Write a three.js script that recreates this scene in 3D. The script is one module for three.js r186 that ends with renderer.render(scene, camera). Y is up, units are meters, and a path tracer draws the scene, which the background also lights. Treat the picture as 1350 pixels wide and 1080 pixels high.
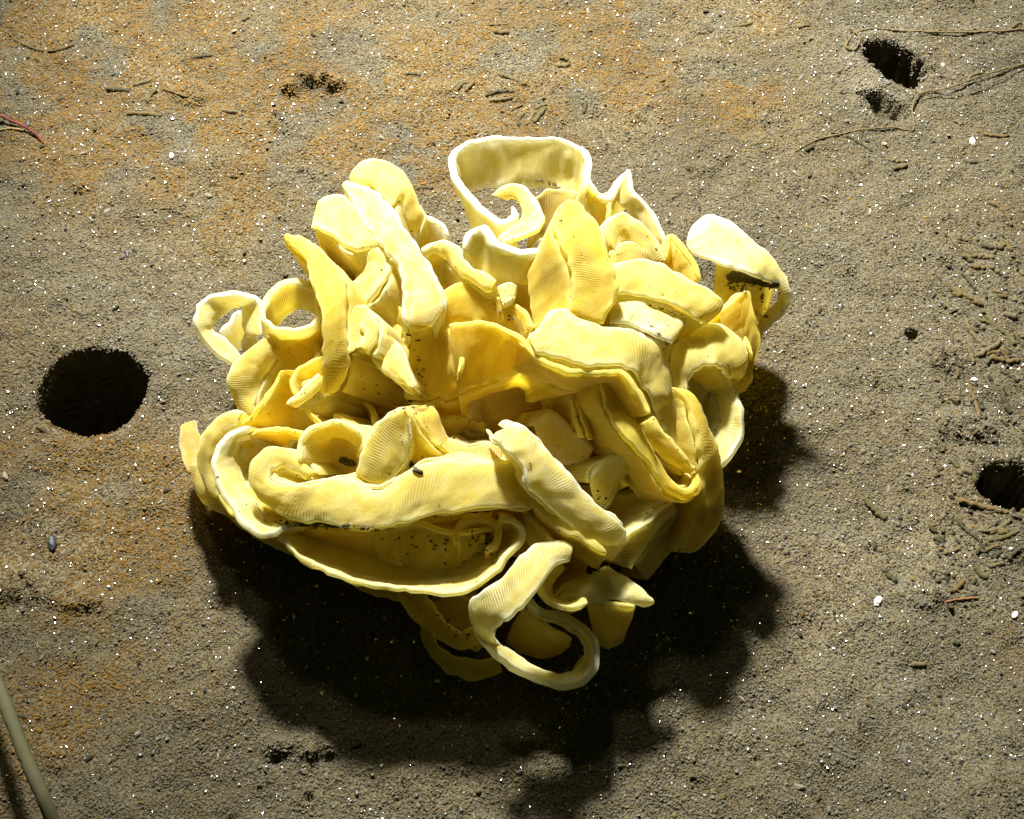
import * as THREE from 'three';
import { mergeGeometries } from 'three/addons/utils/BufferGeometryUtils.js';
import { RectAreaLightUniformsLib } from 'three/addons/lights/RectAreaLightUniformsLib.js';

// ------------------------------------------------------------------ camera
const scene = new THREE.Scene();
const PW = 1350, PH = 1080;                        // the photograph's size; traced points below are in its pixels
const camera = new THREE.PerspectiveCamera(33, PW / PH, 0.01, 60);
const ELEV = 58 * Math.PI / 180, DIST = 0.27;
camera.position.set(0, DIST * Math.sin(ELEV), DIST * Math.cos(ELEV));
camera.lookAt(0, 0, 0);
camera.updateMatrixWorld(true);
camera.updateProjectionMatrix();

// ------------------------------------------------------------------ water light, faint daylight, dive lamp, exposure
const LAMP = new THREE.Vector3(-0.080, 0.415, -0.325), AIM = new THREE.Vector3(0.010, 0.01, -0.082);
{
  const w = 64, h = 32, d = new Float32Array(w * h * 4);
  for (let j = 0; j < h; j++) for (let i = 0; i < w; i++) {
    const up = Math.max(0, (j + 0.5) / h * 2 - 1), k = (j * w + i) * 4;       // dark green water, a little lighter overhead
    d[k] = 0.009 + 0.008 * up; d[k + 1] = 0.016 + 0.013 * up; d[k + 2] = 0.006 + 0.006 * up; d[k + 3] = 1;
  }
  const t = new THREE.DataTexture(d, w, h, THREE.RGBAFormat, THREE.FloatType);
  t.mapping = THREE.EquirectangularReflectionMapping; t.magFilter = THREE.LinearFilter; t.needsUpdate = true;
  scene.background = t; scene.environment = t;
}
const sun = new THREE.DirectionalLight(0xfff3dc, 0.4);
sun.position.copy(LAMP).sub(AIM).normalize().multiplyScalar(2).add(AIM);
sun.target.position.copy(AIM);
sun.castShadow = true; sun.shadow.radius = 10; sun.shadow.mapSize.set(2048, 2048);
Object.assign(sun.shadow.camera, { left: -0.2, right: 0.2, top: 0.2, bottom: -0.2, near: 0.5, far: 4 });
scene.add(sun, sun.target);

const renderer = new THREE.WebGLRenderer({ antialias: true });
renderer.setSize(1024, 819);
renderer.toneMapping = THREE.LinearToneMapping;
renderer.toneMappingExposure = 1.0;
renderer.shadowMap.enabled = true;
renderer.shadowMap.type = THREE.PCFSoftShadowMap;
const LAMP_CANDELA = 4.8;

// ------------------------------------------------------------------ helpers
let seed = 20211;
const rnd = () => { seed |= 0; seed = seed + 0x6D2B79F5 | 0; let t = Math.imul(seed ^ seed >>> 15, 1 | seed); t = t + Math.imul(t ^ t >>> 7, 61 | t) ^ t; return ((t ^ t >>> 14) >>> 0) / 4294967296; };
const rr = (a, b) => a + (b - a) * rnd();
const clamp = (x, a = 0, b = 1) => Math.min(b, Math.max(a, x));
const smooth = (a, b, x) => { const t = clamp((x - a) / (b - a)); return t * t * (3 - 2 * t); };
const mixv = (a, b, t) => a + (b - a) * t;
function hash(x, y, z) { let h = Math.imul(x, 374761393) ^ Math.imul(y, 668265263) ^ Math.imul(z, 2147483647 ^ 0x27d4eb2d); h = Math.imul(h ^ h >>> 13, 1274126177); h = Math.imul(h ^ h >>> 15, 2246822519); return ((h ^ h >>> 16) >>> 0) / 4294967296; }
function noise(x, y, z = 0) {
  const xi = Math.floor(x), yi = Math.floor(y), zi = Math.floor(z);
  let u = x - xi, v = y - yi, w = z - zi; u = u * u * (3 - 2 * u); v = v * v * (3 - 2 * v); w = w * w * (3 - 2 * w);
  const L = (k) => mixv(mixv(hash(xi, yi, zi + k), hash(xi + 1, yi, zi + k), u), mixv(hash(xi, yi + 1, zi + k), hash(xi + 1, yi + 1, zi + k), u), v);
  return (w === 0 ? L(0) : mixv(L(0), L(1), w)) * 2 - 1;
}
const fbm = (x, y, z = 0, o = 4) => { let s = 0, a = 0.5; for (let i = 0; i < o; i++) { s += a * noise(x, y, z); x = x * 2.03 + 11.3; y = y * 2.03 + 5.7; z = z === 0 ? 0 : z * 2.03 + 3.1; a *= 0.5; } return s; };
const _v = new THREE.Vector3();
function at(px, py, h) {                                                     // the point at height h (mm) above the sand that this pixel looks at
  _v.set(px / PW * 2 - 1, 1 - py / PH * 2, 0.5).unproject(camera).sub(camera.position);
  const t = (h / 1000 - camera.position.y) / _v.y;
  return new THREE.Vector3().copy(camera.position).addScaledVector(_v, t);
}
const taken = {};
function numbered(name) { const n = taken[name] = (taken[name] ?? -1) + 1; return n ? `${name}_${String(n).padStart(3, '0')}` : name; }
function tag(o, label, category, group, kind) { o.userData.label = label; if (category) o.userData.category = category; if (group) o.userData.group = group; if (kind) o.userData.kind = kind; return o; }
function add(o, name, parent = scene) { o.name = parent === scene ? numbered(name) : name; o.castShadow = o.receiveShadow = true; parent.add(o); return o; }
function canvasTex(w, h, fn, srgb) {
  const d = new Uint8Array(w * h * 4);
  for (let j = 0; j < h; j++) for (let i = 0; i < w; i++) { const c = fn(i, j), k = (j * w + i) * 4; d[k] = clamp(c[0]) * 255; d[k + 1] = clamp(c[1]) * 255; d[k + 2] = clamp(c[2]) * 255; d[k + 3] = 255; }
  const t = new THREE.DataTexture(d, w, h); t.wrapS = t.wrapT = THREE.RepeatWrapping; t.magFilter = THREE.LinearFilter; t.minFilter = THREE.LinearMipmapLinearFilter; t.generateMipmaps = true;
  if (srgb) t.colorSpace = THREE.SRGBColorSpace; t.needsUpdate = true; return t;
}
const tn = (i, j, w, h, f, g, s) => {                                          // tiling noise
  const a = i / w, b = j / h, n = (x, y) => noise(x * f + s * 17.3, y * g + s * 5.1);
  const u = smooth(0, 1, a), v = smooth(0, 1, b);
  return mixv(mixv(n(a, b), n(a - 1, b), u * a), mixv(n(a, b - 1), n(a - 1, b - 1), u * a), v * b);
};

// ------------------------------------------------------------------ the dive lamp that lights the scene, above and behind the frame
{
  const lamp = new THREE.Group(); add(lamp, 'dive_lamp');
  tag(lamp, 'black dive lamp on a jointed arm shining down on the sand', 'lamp');
  lamp.position.copy(LAMP); lamp.lookAt(AIM);
  const black = new THREE.MeshStandardMaterial({ color: new THREE.Color().setRGB(0.02, 0.02, 0.022), roughness: 0.45 });
  const lathe = (pts) => new THREE.LatheGeometry(pts.map(p => new THREE.Vector2(...p)), 40).rotateX(Math.PI / 2);
  add(new THREE.Mesh(lathe([[0.001, -0.12], [0.018, -0.119], [0.02, -0.11], [0.02, -0.05], [0.023, -0.045], [0.030, -0.025], [0.031, -0.002], [0.0285, -0.001], [0.0275, -0.008]]), black), 'housing', lamp);
  add(new THREE.Mesh(new THREE.CircleGeometry(0.0272, 40).translate(0, 0, -0.007), new THREE.MeshStandardMaterial({ color: 0xffffff, emissive: new THREE.Color(1, 0.96, 0.88), emissiveIntensity: 1.2, roughness: 0.4 })), 'lamp_face', lamp);
  const arm = [new THREE.Vector3(0, 0.02, -0.08), new THREE.Vector3(0, 0.07, -0.10), new THREE.Vector3(0.01, 0.16, -0.05), new THREE.Vector3(0.03, 0.30, 0.0)];
  add(new THREE.Mesh(new THREE.TubeGeometry(new THREE.CatmullRomCurve3(arm), 40, 0.007, 12), black), 'arm', lamp);
  add(new THREE.Mesh(new THREE.SphereGeometry(0.013, 20, 14).translate(0, 0.024, -0.08), black), 'ball_joint', lamp);
  const spot = new THREE.SpotLight(new THREE.Color(1, 0.972, 0.905), LAMP_CANDELA, 0, 0.40, 1.0, 2);
  spot.position.copy(LAMP).addScaledVector(AIM.clone().sub(LAMP).normalize(), 0.004); spot.target.position.copy(AIM);
  spot.castShadow = true; spot.shadow.radius = 1.36; spot.shadow.mapSize.set(2048, 2048); spot.shadow.camera.near = 0.02; spot.shadow.camera.far = 3;
  scene.add(spot, spot.target);
}

// ------------------------------------------------------------------ seabed
const HOLES = [];                                                              // burrows: centre, radii along two axes (m), turn, depth, softness of the lip
function hole(px, py, rx, rz, turn, depth, lip, rag = 0.12) { const c = at(px, py, 0); HOLES.push({ x: c.x, z: c.z, rx, rz, c: Math.cos(turn), s: Math.sin(turn), depth, lip, rag, k: HOLES.length }); }
hole(122, 517, 0.0108, 0.0096, 0.25, 0.040, 0.11, 0.06);
hole(1184, 82, 0.0076, 0.0050, 0.62, 0.024, 0.16, 0.30);
hole(1168, 139, 0.0060, 0.0032, 0.55, 0.0075, 0.26, 0.3);
hole(1334, 645, 0.0066, 0.0054, 0.4, 0.030, 0.14, 0.2);
hole(1201, 443, 0.0015, 0.0014, 0, 0.004, 0.3, 0.2);
hole(405, 1052, 0.0013, 0.0011, 0, 0.0022, 0.4, 0.2);
hole(361, 1003, 0.0018, 0.0010, -0.5, 0.0018, 0.5, 0.2);
hole(1155, 510, 0.0010, 0.0009, 0, 0.002, 0.4, 0.2);
const FINE = { x0: -0.16, x1: 0.16, z0: -0.155, z1: 0.12 };
const MOUNDS = [[412, 108, 0.0040, 0.0020, 0.0030], [440, 116, 0.0026, 0.0016, 0.0022], [385, 122, 0.0022, 0.0018, 0.0014], [366, 158, 0.0018, 0.0034, 0.0010], [255, 130, 0.0040, 0.0030, 0.0010], [30, 770, 0.006, 0.003, 0.0014], [100, 790, 0.005, 0.002, 0.0012], [395, 985, 0.006, 0.0016, 0.0012], [1270, 560, 0.005, 0.003, 0.0014], [850, 150, 0.005, 0.003, 0.0008], [1240, 470, 0.004, 0.003, 0.0010], [1230, 790, 0.004, 0.002, 0.0009]].map(([x, y, rx, rz, h]) => { const c = at(x, y, 0); return [c.x, c.z, rx, rz, h]; });
function ground(x, z) {                                                        // height of the sand (m)
  let y = 0.0022 * fbm(x * 18 + 3.1, z * 18 + 9.4, 0, 3) + 0.0014 * fbm(x * 75, z * 75 + 4, 0, 3) + 0.0008 * fbm(x * 260 + 7, z * 260, 0, 3);
  for (const [mx, mz, rx, rz, mh] of MOUNDS) { const u = (x - mx) / rx, v = (z - mz) / rz, d = u * u + v * v; if (d < 6) y += mh * Math.exp(-d * d * 0.6) * (1 + 0.5 * noise(x * 700, z * 700)); }
  for (const h of HOLES) {
    const dx = x - h.x, dz = z - h.z, far = Math.max(h.rx, h.rz) * 2.2;
    if (Math.abs(dx) > far || Math.abs(dz) > far) continue;
    const u = (dx * h.c + dz * h.s) / h.rx, v = (-dx * h.s + dz * h.c) / h.rz, a = Math.atan2(v, u);
    let r = Math.hypot(u, v) * (1 + h.rag * (noise(Math.cos(a) * 1.7 + h.k * 9, Math.sin(a) * 1.7) + 0.4 * noise(Math.cos(a) * 6 + h.k * 9, Math.sin(a) * 6)));
    y += -h.depth * (1 - smooth(1 - h.lip * 3, 1 + h.lip * 0.3, r)) * (0.93 + 0.07 * noise(x * 900, z * 900)) + 0.0006 * Math.exp(-Math.pow((r - 1.3) / 0.25, 2)) * (h.depth > 0.01 ? 1 : 0.3) ;
  }
  return y;
}
function spread(x, z, y) {                                                    // burrows widen below their lip
  for (const h of HOLES) { if (h.depth < 0.01) continue; const dx = x - h.x, dz = z - h.z; if (Math.abs(dx) > 0.014 || Math.abs(dz) > 0.014) continue; const k = smooth(0.003, 0.012, -y) * 0.55; return [h.x + dx * (1 + k), h.z + dz * (1 + k)]; }
  return [x, z];
}
// rust-brown film of diatoms and patches of grey silt, where the photograph shows them
const FILM = [[60, 40, 190, 0.9], [300, 95, 130, 0.5], [560, 130, 110, 0.9], [590, 190, 75, 1.1], [540, 215, 60, 0.9], [440, 60, 110, 0.5], [240, 640, 60, 0.8], [300, 280, 90, 0.35], [220, 700, 80, 0.45], [30, 900, 90, 0.4], [120, 230, 90, 0.3], [750, 60, 120, 0.4], [980, 130, 90, 0.3], [330, 130, 60, 0.6], [690, 150, 60, 0.4], [1000, 40, 70, 0.25], [150, 150, 170, 0.5], [420, 180, 120, 0.5], [700, 100, 170, 0.45], [880, 60, 120, 0.3], [60, 620, 100, 0.3], [150, 660, 120, 0.4], [120, 880, 140, 0.3]].map(([x, y, r, k]) => { const c = at(x, y, 0); return [c.x, c.z, r * 0.000185, k]; });
const SILT = [[850, 150, 60, 1], [1150, 90, 110, 0.8], [1250, 500, 70, 0.5], [1290, 560, 70, 0.5], [260, 200, 50, 0.6], [120, 330, 90, 0.4], [420, 110, 40, 0.7], [180, 470, 80, 0.4], [1150, 350, 150, 0.45], [1100, 700, 150, 0.4], [1000, 950, 150, 0.3], [1250, 950, 150, 0.35], [200, 420, 120, 0.4], [1250, 60, 120, 0.5]].map(([x, y, r, k]) => { const c = at(x, y, 0); return [c.x, c.z, r * 0.000155, k]; });
function patch(list, x, z) { let s = 0; for (const [cx, cz, r, k] of list) { const d = Math.hypot(x - cx, z - cz) / r; if (d < 2) s += k * Math.exp(-d * d * 1.4); } return s; }
const film = (x, z) => clamp(2.3 * patch(FILM, x, z) * (0.55 + 1.5 * fbm(x * 120 + 40, z * 120, 0, 3)) + 0.35 * Math.max(0, fbm(x * 60 + 8, z * 60 + 2, 0, 3)));
const silt = (x, z) => clamp(patch(SILT, x, z) * (0.6 + 1.2 * fbm(x * 150, z * 150 + 30, 0, 3)) + 0.5 * Math.max(0, fbm(x * 45 + 18, z * 45 + 7, 0, 3)));

const sandMap = canvasTex(1024, 1024, (i, j) => {
  const n = hash(i >> 1, j >> 1, 3), m = hash(i, j, 8), p = tn(i, j, 1024, 1024, 9, 9, 2);
  const b = 0.33 + 0.10 * (n - 0.5) + 0.12 * (m - 0.5) + 0.08 * p;
  const dark = hash(i >> 1, j >> 1, 5) < 0.10 ? 0.6 : 1;
  return [b * 1.05 * dark, b * 0.97 * dark, b * 0.74 * dark];
}, true);
const sandBump = canvasTex(1024, 1024, (i, j) => { const v = 0.6 * hash(i >> 1, j >> 1, 3) + 0.4 * hash(i >> 2, j >> 2, 4); return [v, v, v]; });
{
  const axis = (a, b, step, reach) => { const c = []; for (let x = a; x <= b + 1e-9; x += step) c.push(x); const lo = [], hi = []; let s = step; let x0 = a, x1 = b; while (x1 < reach) { s *= 1.35; x0 -= s; x1 += s; lo.unshift(x0); hi.push(x1); } return [...lo, ...c, ...hi]; };
  const X = axis(FINE.x0, FINE.x1, 0.0008, 12), Z = axis(FINE.z0, FINE.z1, 0.0008, 12), nx = X.length, nz = Z.length;
  const pos = new Float32Array(nx * nz * 3), uv = new Float32Array(nx * nz * 2), idx = [];
  let k = 0;
  for (let j = 0; j < nz; j++) for (let i = 0; i < nx; i++, k++) {
    const y = ground(X[i], Z[j]), [wx, wz] = spread(X[i], Z[j], y); pos[3 * k] = wx; pos[3 * k + 1] = y; pos[3 * k + 2] = wz; uv[2 * k] = (X[i] + 0.7 * y) / 0.16; uv[2 * k + 1] = (Z[j] - 0.8 * y) / 0.16;
    if (i < nx - 1 && j < nz - 1) idx.push(k, k + nx, k + 1, k + 1, k + nx, k + nx + 1);
  }
  const g = new THREE.BufferGeometry(); g.setAttribute('position', new THREE.BufferAttribute(pos, 3)); g.setAttribute('uv', new THREE.BufferAttribute(uv, 2)); g.setIndex(idx); g.computeVertexNormals();
  const m = add(new THREE.Mesh(g, new THREE.MeshPhysicalMaterial({ map: sandMap, bumpMap: sandBump, bumpScale: 0.0003, roughness: 0.9, specularIntensity: 0.25 })), 'sand_seabed');
  tag(m, 'speckled tan and grey sand seabed with dark burrow holes', null, null, 'structure');
}
// loose grains lying on the seabed
function grainGeo(s, squash, sharp) {
  const g = new THREE.IcosahedronGeometry(1, 0), p = g.attributes.position;
  for (let i = 0; i < p.count; i++) {
    const x = p.getX(i), y = p.getY(i), z = p.getZ(i), f = 1 + sharp * (hash(Math.round(x * 50) + s * 97, Math.round(y * 50), Math.round(z * 50)) - 0.5);
    p.setXYZ(i, x * f, y * f * squash, z * f * 0.85);
  }
  g.computeVertexNormals(); g.deleteAttribute('uv'); return g;
}
{
  const kinds = [
    { name: 'sand_grain', label: 'matte tan, brown and black sand grains covering the seabed', n: 470000, geo: grainGeo(1, 0.5, 0.45), mat: new THREE.MeshPhysicalMaterial({ roughness: 0.8, specularIntensity: 0.25 }), r: [0.00011, 0.00024], matte: true, tilt: 0.45 },
    { name: 'quartz_grain', label: 'pale glassy quartz grains scattered through the sand', n: 60000, geo: grainGeo(2, 0.7, 0.7), mat: new THREE.MeshPhysicalMaterial({ roughness: 0.25, specularIntensity: 0.8, ior: 1.5 }), r: [0.00012, 0.00025], tilt: 0.9 },
    { name: 'mica_flake', label: 'tiny mirror-bright mica flakes glinting among the grains', n: 22000, geo: grainGeo(3, 0.3, 0.3), mat: new THREE.MeshStandardMaterial({ roughness: 0.14, metalness: 0.95 }), r: [0.0001, 0.00026], flake: true, tilt: 0.7 },
  ];
  const M = new THREE.Matrix4(), Q = new THREE.Quaternion(), E = new THREE.Euler(), P = new THREE.Vector3(), S = new THREE.Vector3(), C = new THREE.Color(), RUST = new THREE.Color().setRGB(0.165, 0.088, 0.013);
  for (const kd of kinds) {
    const m = new THREE.InstancedMesh(kd.geo, kd.mat, kd.n);
    for (let i = 0; i < kd.n; i++) {
      let x = rr(-0.146, 0.146), z = rr(-0.132, 0.103); const y = ground(x, z), r = rr(kd.r[0], kd.r[1]) * (rnd() < 0.05 ? 1.9 : 1);
      if (y < -0.003) [x, z] = spread(x, z, y);
      E.set(rr(-kd.tilt, kd.tilt), rr(0, 6.3), rr(-kd.tilt, kd.tilt), 'XZY');
      P.set(x, y + r * (kd.flake ? 0.7 : 0.2), z); S.set(r * rr(0.8, 1.35), r, r); Q.setFromEuler(E); M.compose(P, Q, S); m.setMatrixAt(i, M);
      const f = film(x, z), s = silt(x, z), t = rnd(), b = 0.86 * rr(0.82, 1.20);
      if (kd.flake) C.setRGB(0.85, 0.83, 0.8);
      else if (!kd.matte) { if (rnd() < 0.05 + 0.4 * f) C.setRGB(0.19 * b, 0.12 * b, 0.032 * b); else C.setRGB(0.170 * b, 0.158 * b, 0.118 * b); }
      else if (t < 0.07 * (1 - 0.5 * s)) C.setRGB(0.034 * b, 0.031 * b, 0.020 * b);
      else if (t < 0.06 + 0.4 * f) C.setRGB(0.150 * b, 0.092 * b, 0.022 * b);
      else if (t < 0.50 - 0.45 * s + 0.2 * f) C.setRGB(0.124 * b, 0.098 * b, 0.047 * b);
      else C.setRGB(mixv(0.128, 0.215, s) * b, mixv(0.117, 0.202, s) * b, mixv(0.080, 0.162, s) * b);
      if (!kd.flake) C.lerp(RUST, 0.75 * f);
      m.setColorAt(i, C);
    }
    add(m, kd.name); tag(m, kd.label, 'sand', null, 'stuff');
  }
}

// ------------------------------------------------------------------ egg ribbon materials
const stripes = (contrast, s) => canvasTex(2048, 256, (i, j) => {
  const u = i / 2048, v = j / 256, wob = 1.5 * tn(i, j, 2048, 256, 6, 2, s) + 0.5 * tn(i, j, 2048, 256, 17, 3, s + 2) + 0.12 * tn(i, j, 2048, 256, 40, 6, s + 3);
  const str = 0.5 + 0.5 * Math.sin((u * 98 + wob) * Math.PI * 2);
  const amp = contrast * clamp(-0.05 + 1.9 * tn(i, j, 2048, 256, 9, 2, s + 1));
  const fine = 0.035 * noise(i / 5 + s, j / 4), blot = 0.12 * tn(i, j, 2048, 256, 14, 3, s + 5) + 0.09 * tn(i, j, 2048, 256, 60, 9, s + 6);
  const rim = smooth(0.16 + 0.07 * tn(i, j, 2048, 256, 30, 1, s + 7), 0.02, Math.min(v, 1 - v)) * (0.6 + 0.4 * str);   // the pale combed fringe of the ribbon
  const k = mixv(1 - amp * (1 - str) + fine - 0.07 + 0.35 * blot, 0.99, rim * 0.8), b = mixv(0.70 * k + 1.1 * blot, 1, rim * 0.9), g = mixv(0.965 * k + 0.15 * blot, 1, rim * 0.8);
  return [0.4 + 0.6 * k, 0.3 + 0.7 * g, 0.05 + 0.95 * b];
}, true);
const ribBump = canvasTex(2048, 256, (i, j) => {
  const u = i / 2048, wob = 1.5 * tn(i, j, 2048, 256, 6, 2, 1) + 0.5 * tn(i, j, 2048, 256, 17, 3, 3) + 0.12 * tn(i, j, 2048, 256, 40, 6, 4);
  const str = 0.5 + 0.5 * Math.sin((u * 98 + wob) * Math.PI * 2), amp = clamp(-0.05 + 1.9 * tn(i, j, 2048, 256, 9, 2, 2));
  const v = 0.2 + 0.35 * str * amp + 0.08 * noise(i / 5, j / 4) + 0.22 * tn(i, j, 2048, 256, 70, 14, 11) + 0.2 * tn(i, j, 2048, 256, 26, 5, 12); return [v, v, v];
});
const softStripe = stripes(0.05, 1), hardStripe = stripes(0.34, 1);
function eggMat(r, g, b, hard, trans) {
  return new THREE.MeshPhysicalMaterial({ color: new THREE.Color().setRGB(r, g, b), map: hard ? hardStripe : softStripe, bumpMap: ribBump, bumpScale: hard ? 0.0001 : 0.00007, roughness: 0.82, specularIntensity: 0.35, transmission: trans, thickness: 0, ior: 1.35, side: THREE.DoubleSide });
}
const EGG = {
  white: eggMat(0.95, 0.935, 0.86, false, 0.58), cream: eggMat(0.95, 0.91, 0.60, false, 0.64), yellow: eggMat(0.95, 0.865, 0.29, false, 0.68),
  whiteR: eggMat(0.95, 0.935, 0.84, true, 0.58), creamR: eggMat(0.95, 0.91, 0.60, true, 0.64), yellowR: eggMat(0.95, 0.87, 0.34, true, 0.68), glassR: eggMat(0.84, 0.75, 0.46, true, 0.72), pale: eggMat(0.92, 0.895, 0.82, false, 0.66),
};
const mass = new THREE.Group(); add(mass, 'egg_ribbon_mass');
tag(mass, 'ruffled rosette of pale yellow sea slug egg ribbon resting on the sand', 'egg mass');
const FOOT = at(625, 610, 0); mass.position.copy(FOOT);
const folds = [];                                                              // geometry of every fold, for scattering silt

const cr = (a, b, c, d, t) => 0.5 * (2 * b + (c - a) * t + (2 * a - 5 * b + 4 * c - d) * t * t + (3 * b - a - 3 * c + d) * t * t * t);
function sample(list, t) { const n = list.length - 1, f = clamp(t) * n, i = Math.min(n - 1, Math.floor(f)), k = f - i, g = (q) => list[Math.min(n, Math.max(0, q))]; const a = g(i - 1), b = g(i), c = g(i + 1), d = g(i + 2); return new THREE.Vector3(cr(a.x, b.x, c.x, d.x, k), cr(a.y, b.y, c.y, d.y, k), cr(a.z, b.z, c.z, d.z, k)); }
const ramp = (h, t) => { if (!Array.isArray(h)) return h; const f = t * (h.length - 1), i = Math.min(h.length - 2, Math.floor(f)); return mixv(h[i], h[i + 1], f - i); };

/* one fold of the ribbon: a thick soft band between two edges (lists of points), rounded at rim and ends */
function band(A, B, tone, { t = 1.3, half = 13, bulge = 0, rough = 0.5, taper = 0.7, name = 'ribbon_fold' } = {}) {
  const T = t / 1000;
  let len = 0; const probe = 40; let last = null;
  for (let i = 0; i <= probe; i++) { const p = sample(A, i / probe).add(sample(B, i / probe)).multiplyScalar(0.5); if (last) len += p.distanceTo(last); last = p; }
  const n = Math.max(16, Math.round(len / 0.00065)), ring = half * 2, off = rnd() * 3, ns = rnd() * 50;
  const pos = [], uv = [], idx = [];
  let L = 0; last = null; let prevN = null;
  let flip = 1; { const q = sample(A, 0.5), tn2 = sample(A, 0.53).sub(sample(A, 0.47)), c2 = sample(B, 0.5).sub(q); flip = new THREE.Vector3().crossVectors(tn2, c2).dot(new THREE.Vector3(0, 1, 0.25)) < 0 ? -1 : 1; }
  for (let i = 0; i <= n; i++) {
    const k = i / n, a = sample(A, k), b = sample(B, k), e = 0.5 / n;
    const a2 = sample(A, k + e), b2 = sample(B, k + e), a1 = sample(A, k - e), b1 = sample(B, k - e);
    const mid = a.clone().add(b).multiplyScalar(0.5); if (last) L += mid.distanceTo(last); last = mid;
    const tan = a2.add(b2).sub(a1).sub(b1).normalize(), acr = b.clone().sub(a), wid = acr.length();
    const nor = new THREE.Vector3().crossVectors(tan, acr).normalize().multiplyScalar(flip);
    const dEnd = Math.min(L, len - L) / T, cap = dEnd < 1 ? Math.sqrt(clamp(1 - (1 - dEnd) * (1 - dEnd), 0.02)) : 1;
    for (let q = 0; q < ring; q++) {
      const th = q / ring * Math.PI * 2, c = Math.cos(th), sn = Math.sin(th);
      const s = 0.5 - 0.5 * Math.sign(c) * Math.pow(Math.abs(c), 0.62);
      const thick = T * 0.5 * Math.sign(sn) * Math.pow(Math.abs(sn), 0.42) * mixv(1, taper, s) * cap * (1 - 0.42 * smooth(0, 0.16, Math.min(s, 1 - s)));
      const p = a.clone().addScaledVector(acr, s);
      const wob = rough / 1000 * (noise(p.x * 260 + ns, p.y * 260, p.z * 260 + 0.01) + 0.45 * noise(p.x * 800, p.y * 800 + ns, p.z * 800 + 0.01));
      p.addScaledVector(nor, thick + wob + bulge / 1000 * 4 * s * (1 - s));
      p.addScaledVector(acr, (0.5 - s) * 2 * rough / 1000 / Math.max(wid, 0.002) * 0.6 * noise(L * 700 + ns, s * 3));
      pos.push(p.x - FOOT.x, p.y - FOOT.y, p.z - FOOT.z); uv.push((L + off * 0.01) / 0.044, s);
      if (i < n) { const o = i * ring, q2 = (q + 1) % ring; flip < 0 ? idx.push(o + q, o + q2, o + ring + q, o + q2, o + ring + q2, o + ring + q) : idx.push(o + q, o + ring + q, o + q2, o + q2, o + ring + q, o + ring + q2); }
    }
  }
  for (const [o, dir] of [[0, 1], [n * ring, -1]]) for (let q = 1; q < ring - 1; q++) dir * flip < 0 ? idx.push(o, o + q + 1, o + q) : idx.push(o, o + q, o + q + 1);
  const g = new THREE.BufferGeometry(); g.setAttribute('position', new THREE.Float32BufferAttribute(pos, 3)); g.setAttribute('uv', new THREE.Float32BufferAttribute(uv, 2)); g.setIndex(idx); g.computeVertexNormals();
  folds.push(g);
  return add(new THREE.Mesh(g, EGG[tone]), name, mass);
}
const squat = (h) => h > 26 ? 26 + (h - 26) * 0.75 : h;
/* a fold traced between two visible edges: pixel lists and heights in mm along each */
function fold(tone, e1, e2, h1, h2, opt) {
  const pts = (e, h) => { const n = e.length / 2, out = []; for (let i = 0; i < n; i++) out.push(at(e[2 * i], e[2 * i + 1], squat(ramp(h, n > 1 ? i / (n - 1) : 0)))); return out; };
  const A = pts(e1, h1), B = pts(e2, h2), o = opt && opt.bulge > 0.9 ? { ...opt, bulge: 0.4 + opt.bulge * 0.3 } : opt;
  if (!(opt && opt.open)) for (const [edge, drop] of [[A, 0.009], [B, 0.0105]]) {   // the ribbon goes on down from each edge of the fold, leaning in under the rosette
    const foot = edge.map((p, i) => { const d = Math.min(drop * (1 + 0.25 * noise(p.x * 90, p.z * 90)), p.y - 0.001), dx = FOOT.x - p.x, dz = FOOT.z - 0.006 - p.z, r = Math.hypot(dx, dz) + 1e-6, k = Math.min(0.8 * d, r * 0.7) * smooth(0.006, 0.02, r); return new THREE.Vector3(p.x + dx / r * k, p.y - d, p.z + dz / r * k); });
    const top = edge.map((p, i) => p.clone().lerp(foot[i], 0.03));
    band(top, foot, tone, { t: 1.1, half: 6, taper: 0.9 });
  }
  return band(A, B, tone, o);
}
/* a fold that stands on edge: its rim traced, its foot `drop` mm below and moved by (ox, oz) mm */
function wall(tone, rim, h, drop, opt = {}) {
  const n = rim.length / 2, A = [], B = [];
  for (let i = 0; i < n; i++) { const t = i / (n - 1), a = at(rim[2 * i], rim[2 * i + 1], squat(ramp(h, t))); A.push(a); B.push(new THREE.Vector3(a.x + ramp(opt.ox ?? 0, t) / 1000, a.y - ramp(drop, t) / 1000, a.z + ramp(opt.oz ?? 0, t) / 1000)); }
  return band(A, B, tone, opt);
}

// ---- the heart of the rosette: the ribbon winds outward, standing on edge and ruffled
{
  const A = [], B = [], c = at(625, 605, 6), turns = 4.2, steps = 230;
  for (let i = 0; i <= steps; i++) {
    const t = i / steps, a = t * turns * Math.PI * 2 + 0.6, R = mixv(0.004, 0.034, Math.pow(t, 0.8));
    const ruf = Math.sin(a * 5.3) * 0.0032 * (0.4 + t) + Math.sin(a * 2.1 + 1) * 0.002;
    const x = c.x + (R + ruf) * Math.cos(a) * 1.06, z = c.z - 0.004 + (R + ruf) * Math.sin(a) * 0.82;
    const top = mixv(0.016, 0.024, smooth(0.1, 0.5, t)) * (1 - 0.45 * smooth(0.75, 1, t)) + 0.003 * Math.sin(a * 3.7);
    A.push(new THREE.Vector3(x + 0.004 * t * Math.cos(a), top, z + 0.004 * t * Math.sin(a)));
    B.push(new THREE.Vector3(x - 0.009 * t * Math.cos(a), -0.0008, z - 0.009 * t * Math.sin(a)));
  }
  band(A, B, 'yellow', { t: 1.35 });
}
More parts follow.
